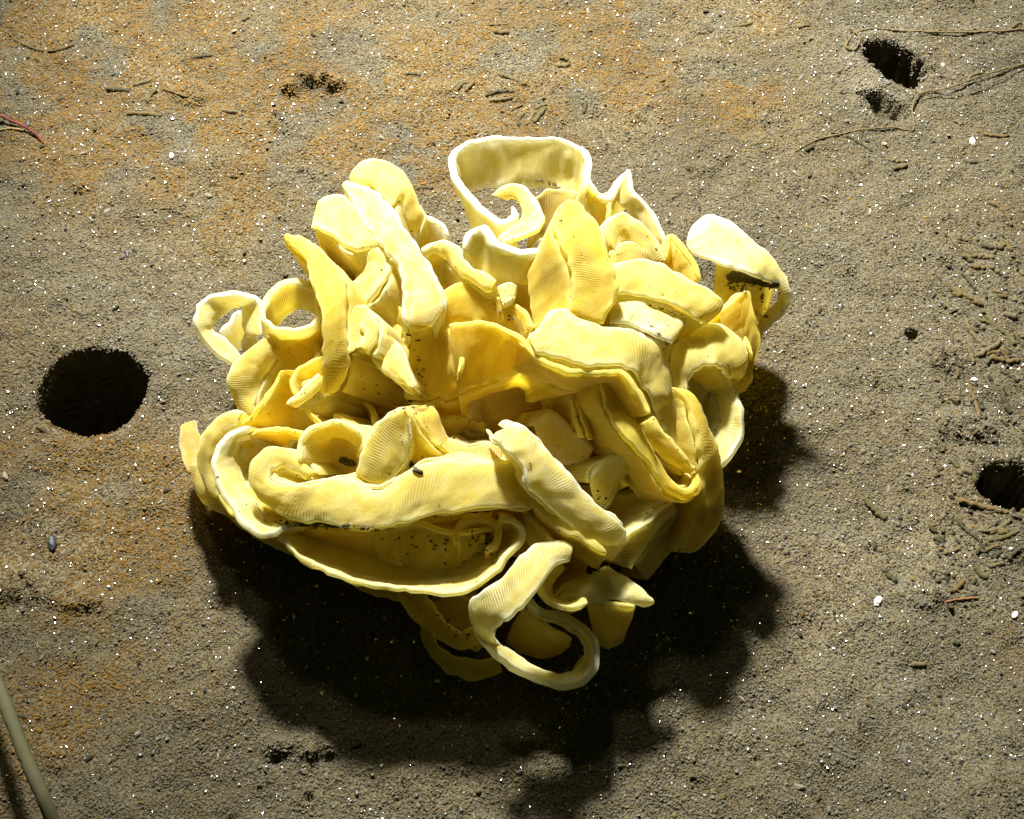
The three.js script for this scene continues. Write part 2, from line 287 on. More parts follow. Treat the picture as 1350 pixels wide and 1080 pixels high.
// ---- pit walls and filling between the outer folds
fold('yellow', [398, 508, 450, 488, 505, 478, 552, 500], [398, 566, 452, 552, 505, 548, 565, 562], 27, 12, { bulge: -2 });
fold('yellow', [543, 436, 568, 430, 592, 432, 607, 462, 606, 492], [532, 524, 556, 530, 580, 524, 592, 528, 606, 520], 38, 24, { bulge: 1 });
fold('yellow', [575, 392, 610, 372, 645, 386, 682, 402, 704, 432], [585, 432, 622, 430, 652, 434, 684, 446, 700, 456], 40, 34, { bulge: 1.5 });
fold('yellow', [505, 340, 522, 372, 530, 410, 548, 440], [470, 410, 486, 436, 502, 456, 528, 476], 33, 24);
fold('yellow', [440, 300, 462, 340, 470, 380, 470, 420], [520, 330, 528, 370, 530, 410, 530, 450], 30, 30);
fold('yellow', [560, 540, 580, 552, 610, 548, 640, 560], [556, 590, 582, 600, 612, 602, 645, 600], 22, 12);
fold('glassR', [612, 560, 625, 572, 645, 566], [600, 592, 620, 596, 642, 590], 20, 15);
fold('yellow', [780, 512, 795, 560, 812, 600, 830, 640], [752, 530, 760, 580, 772, 620, 790, 660], 26, 14);
fold('yellow', [690, 520, 720, 540, 760, 560, 790, 600], [700, 600, 730, 620, 760, 640, 790, 660], 18, 14);
fold('yellow', [650, 640, 690, 650, 730, 690, 780, 720], [640, 720, 680, 730, 720, 745, 770, 760], 28, 16);
fold('yellow', [330, 560, 360, 540, 400, 540, 440, 560], [330, 620, 370, 610, 410, 610, 440, 620], 22, 14);
fold('yellow', [440, 545, 470, 560, 490, 580], [430, 600, 460, 612, 480, 625], 24, 18);
fold('yellow', [830, 350, 870, 370, 910, 390, 940, 420], [820, 440, 860, 450, 900, 460, 940, 470], 38, 34);
fold('cream', [820, 470, 860, 470, 890, 480, 930, 470], [830, 600, 870, 610, 900, 600, 940, 560], 36, 22);
fold('yellow', [620, 370, 660, 360, 700, 350, 760, 360], [620, 410, 660, 420, 700, 430, 760, 420], 34, 30);

// ---- upper left cluster
fold('yellowR', [373, 316, 402, 343, 411, 372, 421, 402, 425, 440, 426, 482, 424, 518], [381, 312, 412, 321, 437, 345, 453, 368, 456, 402, 457, 442, 461, 482, 447, 514], [28, 36, 40, 38, 33, 26], [28, 36, 41, 39, 34, 27], { bulge: 1.2, t: 2.2 });
fold('cream', [410, 299, 434, 310, 462, 331, 488, 330, 511, 330], [424, 262, 450, 257, 478, 285, 494, 312, 508, 322], 38, [32, 34, 38, 39], { bulge: 1.6 });
fold('cream', [500, 326, 515, 342, 509, 372, 491, 396, 458, 416], [487, 336, 486, 350, 472, 365, 456, 376, 447, 388], [39, 39, 37, 32], [37, 35, 31, 28], { bulge: 0.8 });
fold('yellow', [413, 303, 440, 318, 470, 336, 496, 335], [424, 330, 450, 354, 471, 354, 490, 346], 36, 29);
fold('cream', [462, 240, 469, 223, 491, 212, 518, 219, 537, 240, 548, 262, 557, 284, 549, 308], [482, 253, 490, 246, 506, 262, 518, 271, 527, 263, 529, 276, 533, 291, 529, 306], [28, 30, 31, 30, 27, 24], [30, 32, 33, 30, 27, 24], { bulge: 1.5, t: 1.35 });
fold('pale', [450, 246, 470, 276, 490, 310, 507, 332, 524, 348, 532, 386, 530, 414, 537, 430], [462, 238, 496, 254, 516, 275, 531, 300, 546, 320, 566, 350, 583, 386, 583, 408, 570, 430], [33, 37, 40, 42, 42, 41], [33, 38, 41, 42, 42, 41], { bulge: 1.6, t: 1.35 });
fold('cream', [555, 330, 570, 319, 590, 318, 608, 330, 622, 352, 645, 365, 654, 373], [560, 347, 575, 337, 588, 343, 600, 358, 620, 373, 640, 385, 650, 387], 42, [38, 39, 40, 41, 41], { bulge: 0.8, t: 1.35 });
fold('yellow', [556, 340, 575, 336, 596, 352, 620, 370], [552, 384, 575, 384, 600, 386, 622, 392], 38, 30);
fold('creamR', [455, 414, 457, 440, 460, 466], [483, 402, 499, 430, 489, 464], 36, 37, { bulge: 1.8 });
fold('cream', [474, 432, 482, 446, 470, 462], [490, 410, 500, 440, 486, 468], 38, 38, { bulge: 0.8 });
fold('cream', [487, 467, 500, 486, 520, 499, 543, 515], [507, 446, 521, 455, 534, 476, 545, 511], 33, 34, { bulge: 1 });
fold('pale', [545, 270, 560, 285, 580, 295, 592, 310], [535, 300, 550, 312, 570, 322, 585, 330], 24, 18);
// ring loops on the far left
fold('white', [312, 484, 284, 466, 262, 443, 256, 420, 268, 397, 300, 386, 335, 392, 350, 412, 346, 442], [320, 470, 300, 452, 281, 437, 284, 424, 304, 408, 318, 399, 323, 402, 320, 426, 327, 446], [18, 21, 24, 25, 24, 22], [18, 20, 21, 20, 19, 18], { bulge: 0.6, t: 1.6, open: 1 });
wall('pale', [290, 440, 305, 420, 322, 410, 330, 430, 318, 455], 17, 10, { t: 1.4 });
wall('cream', [352, 392, 345, 412, 355, 428, 381, 434, 409, 427, 419, 410], [26, 28, 30, 28], 13, { t: 1.35, taper: 0.8 });
wall('creamR', [347, 410, 354, 390, 370, 374, 392, 367, 415, 378, 421, 400], [26, 27, 27, 28], 9, { t: 2.2 });
fold('yellow', [352, 440, 378, 448, 408, 440, 430, 430], [345, 500, 372, 510, 400, 508, 430, 500], 26, 17);
fold('creamR', [319, 550, 305, 518, 299, 500, 310, 478, 332, 458, 352, 444], [338, 548, 338, 522, 348, 497, 358, 482, 364, 470, 372, 456], [16, 20, 22, 24], [17, 20, 22, 24], { bulge: 1.4 });
fold('yellow', [318, 562, 340, 541, 358, 511, 371, 488], [370, 572, 392, 556, 404, 520, 412, 490], [22, 26, 28, 30], [12, 16, 20, 22], { t: 1.35 });
fold('creamR', [378, 533, 396, 515, 420, 494], [390, 538, 408, 527, 424, 508], 29, 27, { bulge: 0.6 });

// ---- top loop and the folds around it
wall('white', [676, 272, 680, 284, 668, 293, 650, 287, 622, 263, 599, 232, 595, 207, 610, 190, 642, 181, 692, 180, 740, 182, 768, 195, 777, 216, 774, 236, 786, 252, 803, 259, 815, 241, 829, 223], [26, 25, 23, 21, 21, 22, 24, 26], [11, 12, 13, 10, 8, 8, 8, 9, 12, 12], { t: 2.2, taper: 0.6, oz: [0, -1, -1, 2, 6, 7, 6, 3, 0, 0], ox: [0, 0, 1, 3, 1, 0, -1, -3, 0, 0] });
fold('cream', [648, 257, 670, 244, 690, 246, 710, 266, 717, 291, 703, 306, 664, 320], [668, 264, 680, 264, 691, 279, 684, 292, 672, 302, 662, 308, 655, 318], [26, 28, 31, 32], [25, 25, 26, 28], { bulge: 1.0, t: 1.35, open: 1 });
fold('glassR', [704, 262, 720, 250, 745, 250, 766, 258], [712, 312, 735, 316, 768, 308], 15, 9);
fold('yellowR', [743, 270, 729, 291, 735, 320, 748, 346, 754, 381, 750, 414], [757, 267, 780, 286, 796, 320, 808, 355, 814, 387, 794, 427], [50, 52, 53, 52, 50, 48], [50, 52, 53, 52, 50, 48], { bulge: 1.0, t: 2.2 });
fold('white', [609, 327, 621, 304, 637, 300, 652, 318, 680, 329, 712, 329, 746, 328], [630, 348, 640, 346, 650, 356, 662, 371, 685, 378, 715, 378, 756, 373], [45, 47, 48, 47, 46], [38, 38, 38, 37, 37], { bulge: 0.8, t: 2.2 });
fold('yellow', [655, 380, 690, 376, 725, 376, 757, 374], [690, 418, 705, 432, 730, 434, 752, 416], 40, 32, { bulge: 1.2 });
fold('white', [656, 378, 672, 374, 682, 378], [663, 402, 672, 398, 680, 392], 42, 41, { t: 1.35 });
fold('pale', [800, 258, 828, 223, 833, 246, 852, 269, 870, 300, 882, 328], [802, 280, 812, 266, 824, 276, 838, 292, 854, 320, 868, 334], [24, 27, 26, 25, 24], [20, 22, 22, 21, 20], { t: 1.3, bulge: 0.5, open: 1 });
wall('yellow', [774, 240, 786, 254, 803, 262, 800, 290], 24, 12, { t: 1.35 });
fold('creamR', [801, 322, 797, 298, 815, 281, 838, 288, 863, 313, 878, 343], [814, 336, 817, 322, 827, 314, 838, 326, 850, 341, 862, 350], [44, 46, 46, 44], [44, 43, 43, 42], { bulge: 1.2, t: 1.35 });
fold('creamR', [803, 330, 830, 318, 855, 330], [806, 362, 835, 354, 858, 352], 44, 42, { bulge: 1 });
fold('yellow', [877, 340, 883, 310, 900, 325, 915, 345, 922, 370], [880, 358, 888, 350, 898, 356, 905, 366, 910, 376], [40, 41, 40, 38], 34, { t: 1.8 });
fold('cream', [808, 346, 845, 341, 880, 353, 912, 371, 945, 390, 952, 406], [812, 386, 845, 390, 870, 396, 895, 406, 918, 421, 930, 428], [48, 48, 47, 44], [47, 47, 46, 43], { bulge: 1.1, t: 1.35 });
fold('white', [814, 398, 849, 397, 880, 408, 909, 420], [803, 428, 830, 427, 858, 442, 884, 455], [44, 44, 43, 42], [45, 45, 45, 43], { bulge: 0.8 });
fold('creamR', [699, 450, 733, 412, 762, 418, 792, 428, 834, 438, 862, 456, 880, 482, 888, 512, 894, 560, 902, 606], [706, 466, 740, 473, 775, 484, 810, 480, 832, 490, 847, 507, 860, 532, 870, 562, 884, 602, 897, 632], [46, 48, 48, 46, 42, 37, 31, 25], [47, 48, 48, 46, 42, 37, 31, 25], { bulge: 1.0, t: 1.35 });
fold('yellow', [592, 428, 640, 424, 680, 440, 706, 466, 746, 486, 790, 488, 822, 493, 842, 514, 858, 545], [604, 520, 648, 502, 690, 492, 724, 502, 752, 514, 780, 504, 803, 508, 824, 524, 843, 550], [42, 45, 47, 48, 47, 44], [31, 32, 34, 38, 40, 39], { t: 1.35, bulge: 0.6 });
fold('yellow', [794, 504, 797, 536, 822, 578, 850, 606, 868, 636, 882, 652, 905, 659, 923, 646, 922, 622], [809, 500, 819, 530, 840, 560, 856, 590, 875, 620, 894, 641, 908, 642, 912, 632, 909, 620], [41, 38, 34, 31, 28, 27], [40, 37, 34, 31, 28, 27], { t: 1.35, bulge: 0.8 });
fold('yellowR', [862, 549, 880, 574, 900, 600, 917, 618], [841, 560, 855, 587, 875, 606, 905, 624], [38, 35, 30], [35, 32, 28], { bulge: 0.8 });
fold('yellow', [795, 512, 812, 560, 835, 590, 862, 620], [830, 520, 846, 560, 862, 590, 880, 620], 30, 24);

// ---- right side
fold('cream', [927, 604, 906, 562, 890, 521, 885, 481, 893, 451, 915, 433, 945, 430, 972, 446, 984, 475, 974, 501], [936, 570, 920, 548, 908, 522, 908, 501, 919, 488, 933, 481, 943, 481, 950, 486, 957, 495, 962, 505], [30, 33, 36, 38, 38, 36, 32], [29, 33, 36, 38, 39, 37, 33], { bulge: 1.6, t: 1.35 });
fold('yellowR', [890, 510, 905, 538, 914, 575, 922, 615, 926, 652, 911, 692, 897, 727], [908, 522, 924, 542, 936, 572, 946, 602, 953, 642, 949, 682, 921, 722], [38, 36, 33, 28, 22, 16], [36, 34, 30, 25, 19, 14], { bulge: 1.4, t: 1.35 });
fold('white', [917, 498, 940, 491, 965, 504, 979, 536, 978, 571, 966, 601, 948, 620], [926, 530, 936, 514, 945, 522, 952, 546, 946, 568, 936, 584, 930, 602], [31, 32, 31, 28, 24], [27, 28, 27, 25, 22], { t: 1.35, bulge: 0.6 });
fold('yellow', [940, 498, 962, 510, 970, 535, 968, 560], [930, 530, 945, 545, 948, 560, 945, 575], 26, 18);
fold('white', [905, 323, 911, 301, 930, 284, 960, 293, 995, 320, 1025, 350, 1043, 382, 1034, 410, 1004, 438], [911, 334, 930, 340, 955, 349, 975, 357, 1000, 366, 1018, 373, 1026, 386, 1021, 402, 1001, 424], [29, 31, 31, 29, 25, 18], [31, 32, 31, 28, 24, 17], { bulge: 2.2, t: 1.3, open: 1 });
fold('cream', [943, 346, 970, 355, 1000, 367, 1022, 380], [940, 398, 964, 408, 988, 414, 1008, 420], [29, 28, 26, 22], [24, 22, 20, 16], { open: 1 });
fold('yellow', [984, 380, 990, 402, 1000, 428, 996, 464], [1013, 378, 1016, 396, 1009, 421, 1003, 446], 20, 15);
fold('yellow', [948, 410, 984, 384, 991, 410, 1001, 442, 994, 482], [950, 446, 972, 444, 978, 460, 984, 476, 986, 500], [30, 27, 24, 20], [26, 24, 22, 18], { t: 1.35 });
fold('yellow', [935, 430, 960, 420, 980, 440, 990, 470], [950, 520, 970, 510, 985, 510, 992, 500], 24, 10);
fold('yellowR', [905, 640, 930, 620, 950, 610], [900, 726, 930, 700, 950, 650], 20, 8);

// ---- centre
fold('glassR', [616, 548, 629, 519, 660, 496, 715, 487, 748, 511, 752, 546], [640, 560, 658, 566, 690, 563, 710, 555, 727, 549, 742, 554], [25, 28, 30, 29], [18, 18, 19, 22], { t: 1.35, bulge: 1.5 });
fold('glassR', [702, 562, 726, 542, 755, 563, 782, 593], [715, 584, 735, 607, 755, 611, 776, 607], [29, 31, 31, 30], [24, 25, 26], { t: 1.35, bulge: 1 });
fold('yellow', [757, 513, 765, 545, 773, 577], [768, 511, 777, 545, 782, 580], 33, 32);
fold('creamR', [471, 626, 478, 600, 490, 568, 510, 550, 528, 537], [506, 642, 526, 621, 536, 600, 539, 570, 532, 538], [30, 34, 38, 41], [30, 34, 37, 40], { bulge: 1.4, t: 1.9 });
fold('yellow', [529, 537, 545, 552, 557, 572, 575, 590, 592, 600], [537, 582, 540, 603, 550, 612, 570, 610, 592, 609], [40, 38, 34, 30], [32, 30, 28, 27]);
fold('cream', [397, 608, 395, 586, 405, 567, 430, 557, 456, 560, 478, 575, 484, 596], [416, 604, 418, 590, 426, 581, 440, 578, 455, 584, 469, 593, 474, 606], [32, 34, 34, 32], [24, 24, 24, 25], { t: 1.35, bulge: 0.4 });
fold('yellow', [410, 596, 435, 580, 460, 584, 480, 600], [420, 632, 440, 628, 460, 630, 480, 634], 26, 22);
fold('creamR', [372, 590, 395, 575, 410, 590], [375, 620, 395, 615, 412, 618], 24, 18);
fold('creamR', [402, 634, 386, 623, 372, 618, 360, 622, 357, 633, 378, 641, 410, 639, 450, 630, 500, 646, 540, 618, 590, 606, 640, 610, 690, 616, 716, 636], [416, 626, 396, 605, 370, 592, 345, 596, 330, 620, 339, 655, 385, 684, 430, 691, 480, 699, 520, 693, 560, 682, 600, 674, 650, 669, 702, 670], [29, 30, 31, 32, 33, 33, 34, 34, 35], [29, 30, 30, 29, 30, 30, 31, 32, 33], { bulge: 1.8, t: 1.35 });
fold('glassR', [590, 580, 615, 590, 645, 586, 662, 594], [585, 608, 610, 612, 640, 612, 660, 612], 27, 31);
fold('white', [669, 567, 690, 565, 706, 580, 745, 621, 781, 661, 821, 692, 822, 716], [648, 577, 664, 592, 688, 616, 694, 641, 716, 660, 751, 692, 777, 716, 794, 738], [43, 44, 42, 38, 33, 28, 23], [43, 44, 42, 39, 34, 29, 23], { bulge: 1.2, t: 1.35 });
fold('yellow', [700, 654, 720, 674, 745, 698, 775, 712, 800, 730], [708, 690, 725, 708, 742, 722, 762, 734, 790, 748], [36, 34, 31, 28], [25, 24, 23, 22], { t: 2.2 });
fold('yellow', [690, 670, 712, 694, 730, 715, 745, 730], [690, 712, 706, 722, 720, 732, 738, 742], 30, 24);

// ---- left flank
fold('creamR', [319, 544, 296, 545, 272, 565, 262, 590, 262, 621, 276, 652], [314, 562, 302, 571, 289, 586, 283, 606, 284, 631, 291, 656], [22, 21, 20, 18, 15], [22, 20, 19, 17, 15], { bulge: 1.4 });
fold('white', [326, 562, 300, 572, 283, 600, 282, 626, 294, 656, 321, 692, 346, 706, 388, 691], [332, 577, 319, 582, 311, 601, 316, 631, 335, 661, 347, 689, 362, 695, 396, 684], [29, 29, 28, 26, 26, 28], [26, 25, 23, 22, 23, 26], { bulge: 1.2, t: 1.35 });
fold('yellow', [316, 577, 341, 568, 371, 568, 402, 572], [322, 645, 338, 610, 365, 602, 396, 600], 27, 16);
fold('yellow', [318, 590, 322, 625, 338, 655, 350, 680], [336, 596, 345, 625, 352, 650, 362, 680], 22, 16);
fold('glassR', [240, 560, 237, 588, 247, 622], [256, 554, 266, 586, 253, 624], 10, 10, { t: 1.0, open: 1 });
fold('creamR', [251, 614, 255, 640, 270, 660, 299, 678], [270, 608, 276, 635, 287, 650, 304, 662], [9, 9, 10], [13, 14, 15], { bulge: 0.6 });
fold('yellow', [268, 655, 300, 680, 340, 710, 380, 730], [300, 660, 325, 672, 360, 690, 400, 700], 9, 14);

// ---- front cup
fold('cream', [366, 706, 386, 731, 422, 753, 474, 769, 531, 778, 590, 782, 630, 772, 668, 736, 689, 708, 682, 688, 660, 686], [376, 696, 410, 704, 470, 712, 530, 735, 575, 748, 605, 744, 626, 730, 648, 712, 664, 702, 664, 697, 655, 698], [25, 25, 24, 23, 24, 27, 29, 30], [20, 18, 17, 17, 18, 20, 23, 25], { t: 1.35, taper: 0.7, bulge: -0.8 });
fold('yellow', [380, 692, 430, 694, 480, 700, 520, 696], [390, 712, 440, 722, 490, 735, 530, 745], 23, 18, { t: 1.35, open: 1 });
fold('yellow', [490, 702, 530, 690, 570, 690, 610, 700, 640, 706], [500, 750, 535, 756, 570, 758, 605, 752, 635, 730], 23, 16, { bulge: 1.4, open: 1 });
fold('yellow', [545, 700, 556, 716, 575, 728, 600, 730], [540, 735, 560, 752, 585, 758, 608, 748], 17, 9, { t: 1.2, open: 1 });
wall('yellow', [602, 716, 606, 698, 622, 684, 644, 682, 657, 694, 654, 714, 640, 726], 25, 10, { t: 1.8 });
fold('yellow', [520, 690, 560, 686, 600, 680, 650, 676], [520, 710, 560, 708, 600, 700, 650, 696], 25, 17, { open: 1 });

// ---- bottom loop, star tip and the dim folds below
fold('whiteR', [755, 722, 735, 714, 705, 718, 690, 731, 665, 760, 641, 778, 623, 792, 621, 817, 632, 846, 660, 872, 692, 892, 732, 905, 766, 902, 784, 880, 787, 850, 770, 826, 736, 810, 706, 798, 694, 782], [751, 739, 732, 746, 716, 768, 694, 798, 676, 812, 662, 822, 652, 830, 652, 838, 660, 850, 676, 864, 702, 880, 736, 892, 760, 888, 772, 872, 774, 852, 761, 836, 734, 820, 712, 810, 702, 796], [29, 30, 31, 28, 23, 19, 16, 14, 14, 15, 16, 18], [29, 31, 31, 27, 22, 17, 14, 12, 11, 12, 14, 16], { t: 1.9, bulge: 0.6, open: 1 });
wall('yellow', [662, 852, 692, 878, 734, 892, 762, 886, 776, 862], [12, 11, 11, 12], 9, { t: 1.6, ox: [1, 0, -1] , oz: -2 });
fold('yellow', [690, 800, 704, 814, 732, 830, 754, 840], [668, 848, 690, 862, 722, 866, 744, 856], 14, 5, { bulge: 1.5, open: 1 });
fold('cream', [738, 740, 722, 755, 715, 776, 726, 797, 750, 806, 775, 796], [746, 749, 734, 763, 729, 778, 740, 789, 756, 794, 772, 787], [28, 27, 25, 24], [25, 23, 22, 22], { t: 1.35 });
fold('yellow', [730, 790, 745, 775, 765, 768, 785, 762], [740, 812, 756, 805, 772, 800, 790, 795], 22, 14);
fold('white', [736, 783, 768, 772, 785, 753, 800, 748, 821, 760, 846, 779, 860, 791], [742, 797, 770, 799, 790, 795, 805, 792, 821, 794, 841, 800, 857, 799], [21, 21, 21, 21, 20, 19, 17], [21, 20, 20, 20, 19, 17], { t: 1.35, bulge: 0.8, open: 1 });
fold('yellow', [774, 797, 802, 796, 838, 801], [784, 846, 802, 853, 822, 846], 20, 5, { t: 1.4, open: 1 });
fold('creamR', [777, 637, 782, 620, 800, 607, 831, 597, 857, 606], [784, 664, 800, 667, 815, 643, 830, 630, 852, 628], [28, 31, 31, 28], 23, { t: 1.6, bulge: 1 });
fold('creamR', [812, 742, 826, 706, 846, 690, 870, 670, 886, 660], [832, 750, 846, 722, 861, 702, 876, 687, 892, 674], [22, 24, 25, 26], [19, 21, 22, 24], { t: 1.6 });
fold('yellowR', [834, 742, 864, 702, 890, 672, 907, 660], [850, 764, 880, 730, 900, 718, 916, 692], [18, 20, 21, 22], [8, 10, 10, 10], { t: 1.6 });
fold('yellow', [790, 592, 830, 602, 866, 640, 892, 662], [786, 652, 818, 668, 850, 692, 882, 704], 23, 11);
fold('yellow', [285, 650, 318, 684, 348, 700, 392, 726], [318, 664, 350, 690, 392, 712, 440, 738], 15, 0.5);  // this low fold and the next are added to block light under the left flank
fold('yellow', [262, 600, 275, 630, 300, 655], [300, 600, 315, 625, 335, 650], 10, 0.5);
fold('yellow', [780, 640, 810, 650, 840, 650, 870, 660], [790, 720, 815, 720, 840, 720, 870, 710], 20, 12);
fold('yellow', [524, 782, 545, 813, 575, 839, 606, 856, 633, 849], [560, 776, 575, 803, 590, 824, 610, 834, 628, 824], [15, 14, 13, 13], [18, 17, 17, 16], { t: 1.35, open: 1 });
fold('yellow', [600, 780, 620, 790, 630, 815, 640, 850], [560, 800, 580, 815, 600, 840, 630, 860], 14, 8);
fold('yellow', [555, 826, 562, 860, 590, 886, 629, 896, 662, 886], [569, 830, 579, 850, 601, 866, 631, 873, 656, 864], 4, [6, 7, 7], { t: 1.4, open: 1 });
fold('yellow', [465, 770, 490, 784, 520, 790, 545, 792], [480, 756, 500, 764, 525, 770, 545, 776], 12, 15, { t: 1.4, open: 1 });

// ---- inner folds of the rosette that show through the gaps between the outer ones
{
  const cell = 0.0025, top = new Map(), key = (x, z) => Math.round(x / cell) + ',' + Math.round(z / cell);
  for (const g of folds) { const p = g.attributes.position; for (let i = 0; i < p.count; i += 2) { const k = key(p.getX(i), p.getZ(i)), y = p.getY(i); if (!(top.get(k) > y)) top.set(k, y); } }
  const level = (x, z) => { let s = 0, n = 0; for (let a = -3; a <= 3; a++) for (let b = -3; b <= 3; b++) { const y = top.get(key(x + a * cell, z + b * cell)); if (y !== undefined) { s += y; n++; } } return n > 44 ? s / n : -1; };
  let made = 0;
  for (let tries = 0; made < 0 && tries < 4000; tries++) {
    const x0 = rr(-0.055, 0.055), z0 = rr(-0.055, 0.045), y0 = level(x0, z0); if (y0 < 0.008) continue;
    if (Math.hypot((x0 - 0.006) / 0.024, (z0 + 0.004) / 0.016) < 1 && made % 5) { made += 0.2; continue; }   // the open heart of the rosette shows few of them
    let a = rr(0, 6.3), x = x0, z = z0; const A = [], B = [], bend = rr(-0.3, 0.3), lean = rr(-0.7, 0.7), tall = rr(0.010, 0.016), sink = rr(0.004, 0.008);
    for (let k = 0; k < 8; k++) {
      const y = level(x, z); if (y < 0.006) break;
      const t = Math.max(0.003, y - sink), nx = -Math.sin(a), nz = Math.cos(a);
      A.push(new THREE.Vector3(x + FOOT.x, t, z + FOOT.z)); B.push(new THREE.Vector3(x * 0.8 + FOOT.x + nx * lean * tall, Math.max(0.0005, t - tall), z * 0.75 + FOOT.z + nz * lean * tall));
      a += bend + rr(-0.25, 0.25); x += Math.cos(a) * 0.0042; z += Math.sin(a) * 0.0042;
    }
    if (A.length < 4) continue;
    band(A, B, 'yellowR', { t: 1.35, rough: 0.5 }); made++;
  }
}

// ------------------------------------------------------------------ silt caught on the ribbon
scene.updateMatrixWorld(true);
const foldMeshes = mass.children.filter(o => o.isMesh), caster = new THREE.Raycaster();
for (const o of foldMeshes) o.geometry.computeBoundingSphere();
function onMass(px, py) { caster.setFromCamera(new THREE.Vector2(px / PW * 2 - 1, 1 - py / PH * 2), camera); const h = caster.intersectObjects(foldMeshes, false)[0]; return h ? h.point : null; }
const onSand = (px, py) => { const p = at(px, py, 0); p.y = ground(p.x, p.z); return p; };
const muck = new THREE.MeshStandardMaterial({ color: 0xffffff, roughness: 0.95 });
{
  const spots = [], G = grainGeo(7, 0.6, 0.9);
  for (let i = 0; i < 6500; i++) {
    const g = folds[Math.floor(rnd() * folds.length)], p = g.attributes.position, n = g.attributes.normal, k = Math.floor(rnd() * p.count);
    if (n.getY(k) < 0.25) continue;
    spots.push([p.getX(k) + FOOT.x, p.getY(k) + FOOT.y, p.getZ(k) + FOOT.z, rr(0.00005, 0.00012) * (rnd() < 0.1 ? 1.8 : 1)]);
  }
  const lines = [[352, 690, 500, 698, 120, 4], [955, 362, 1026, 380, 110, 9], [958, 372, 985, 385, 70, 8], [1004, 385, 1010, 420, 40, 4], [850, 398, 905, 418, 30, 3], [510, 700, 640, 745, 90, 22], [620, 705, 648, 728, 60, 9], [855, 425, 880, 452, 20, 2], [545, 440, 560, 520, 40, 8], [640, 395, 700, 440, 40, 7], [735, 275, 745, 300, 12, 3], [455, 605, 470, 615, 20, 4], [780, 640, 800, 665, 20, 6], [560, 800, 620, 840, 50, 10], [480, 500, 560, 560, 40, 18], [700, 235, 740, 245, 40, 3]];
  for (const [x0, y0, x1, y1, n, w] of lines) for (let i = 0; i < n * 0.8; i++) { const t = rnd(), p = onMass(mixv(x0, x1, t) + (rnd() + rnd() - 1) * w, mixv(y0, y1, t) + (rnd() + rnd() - 1) * w); if (p) spots.push([p.x, p.y, p.z, 0.00005 + 0.00024 * Math.pow(rnd(), 2.5)]); }
  const m = new THREE.InstancedMesh(G, muck, spots.length), M = new THREE.Matrix4(), Q = new THREE.Quaternion(), C = new THREE.Color();
  spots.forEach(([x, y, z, r], i) => { M.compose(new THREE.Vector3(x, y, z), Q.setFromEuler(new THREE.Euler(rr(-0.4, 0.4), rr(0, 6), rr(-0.4, 0.4))), new THREE.Vector3(r * rr(0.8, 2.6), r * 0.7, r * rr(0.7, 1.4))); m.setMatrixAt(i, M); const b = rr(0.6, 1.6); m.setColorAt(i, C.setRGB(0.085 * b, 0.062 * b, 0.018 * b)); });
  add(m, 'silt_speck'); tag(m, 'dark silt specks caught on the yellow egg ribbon', 'silt', null, 'stuff');
}

// ------------------------------------------------------------------ mud pellets lying on the sand and on the ribbon
function rodGeo(points, r, lump = 0.22, seedv = 1, ring = 9) {                 // a lumpy blunt rod along points
  const curve = new THREE.CatmullRomCurve3(points), n = Math.max(8, Math.round(curve.getLength() / (r * 0.55))), pos = [], idx = [];
  const f = curve.computeFrenetFrames(n, false);
  for (let i = 0; i <= n; i++) {
    const t = i / n, p = curve.getPointAt(t), d = Math.min(t, 1 - t) * curve.getLength() / r, cap = d < 1 ? Math.sqrt(clamp(1 - (1 - d) * (1 - d), 0.03)) : 1;
    for (let q = 0; q < ring; q++) {
      const a = q / ring * Math.PI * 2, k = r * cap * (1 + lump * noise(p.x * 1600 + Math.cos(a) + seedv, p.z * 1600 + Math.sin(a), t * 9 + 0.1));
      pos.push(p.x + k * (f.normals[i].x * Math.cos(a) + f.binormals[i].x * Math.sin(a)), p.y + k * (f.normals[i].y * Math.cos(a) + f.binormals[i].y * Math.sin(a)), p.z + k * (f.normals[i].z * Math.cos(a) + f.binormals[i].z * Math.sin(a)));
      if (i < n) { const o = i * ring, q2 = (q + 1) % ring; idx.push(o + q, o + q2, o + ring + q, o + q2, o + ring + q2, o + ring + q); }
    }
  }
  for (const [o, dir] of [[0, 1], [n * ring, -1]]) for (let q = 1; q < ring - 1; q++) dir > 0 ? idx.push(o, o + q + 1, o + q) : idx.push(o, o + q, o + q + 1);
  const g = new THREE.BufferGeometry(); g.setAttribute('position', new THREE.Float32BufferAttribute(pos, 3)); g.setIndex(idx); g.computeVertexNormals(); return g;
}
const TONES = ['olive', 'tan', 'dark', 'ochre'];
const pelletMats = [[0.070, 0.056, 0.014], [0.092, 0.072, 0.028], [0.042, 0.035, 0.012], [0.092, 0.062, 0.016]].map(c => new THREE.MeshStandardMaterial({ color: new THREE.Color().setRGB(...c), roughness: 0.9 }));
function place(g, mat, name, base) { g.translate(-base.x, -base.y, -base.z); const m = new THREE.Mesh(g, mat); m.position.copy(base); return add(m, name); }
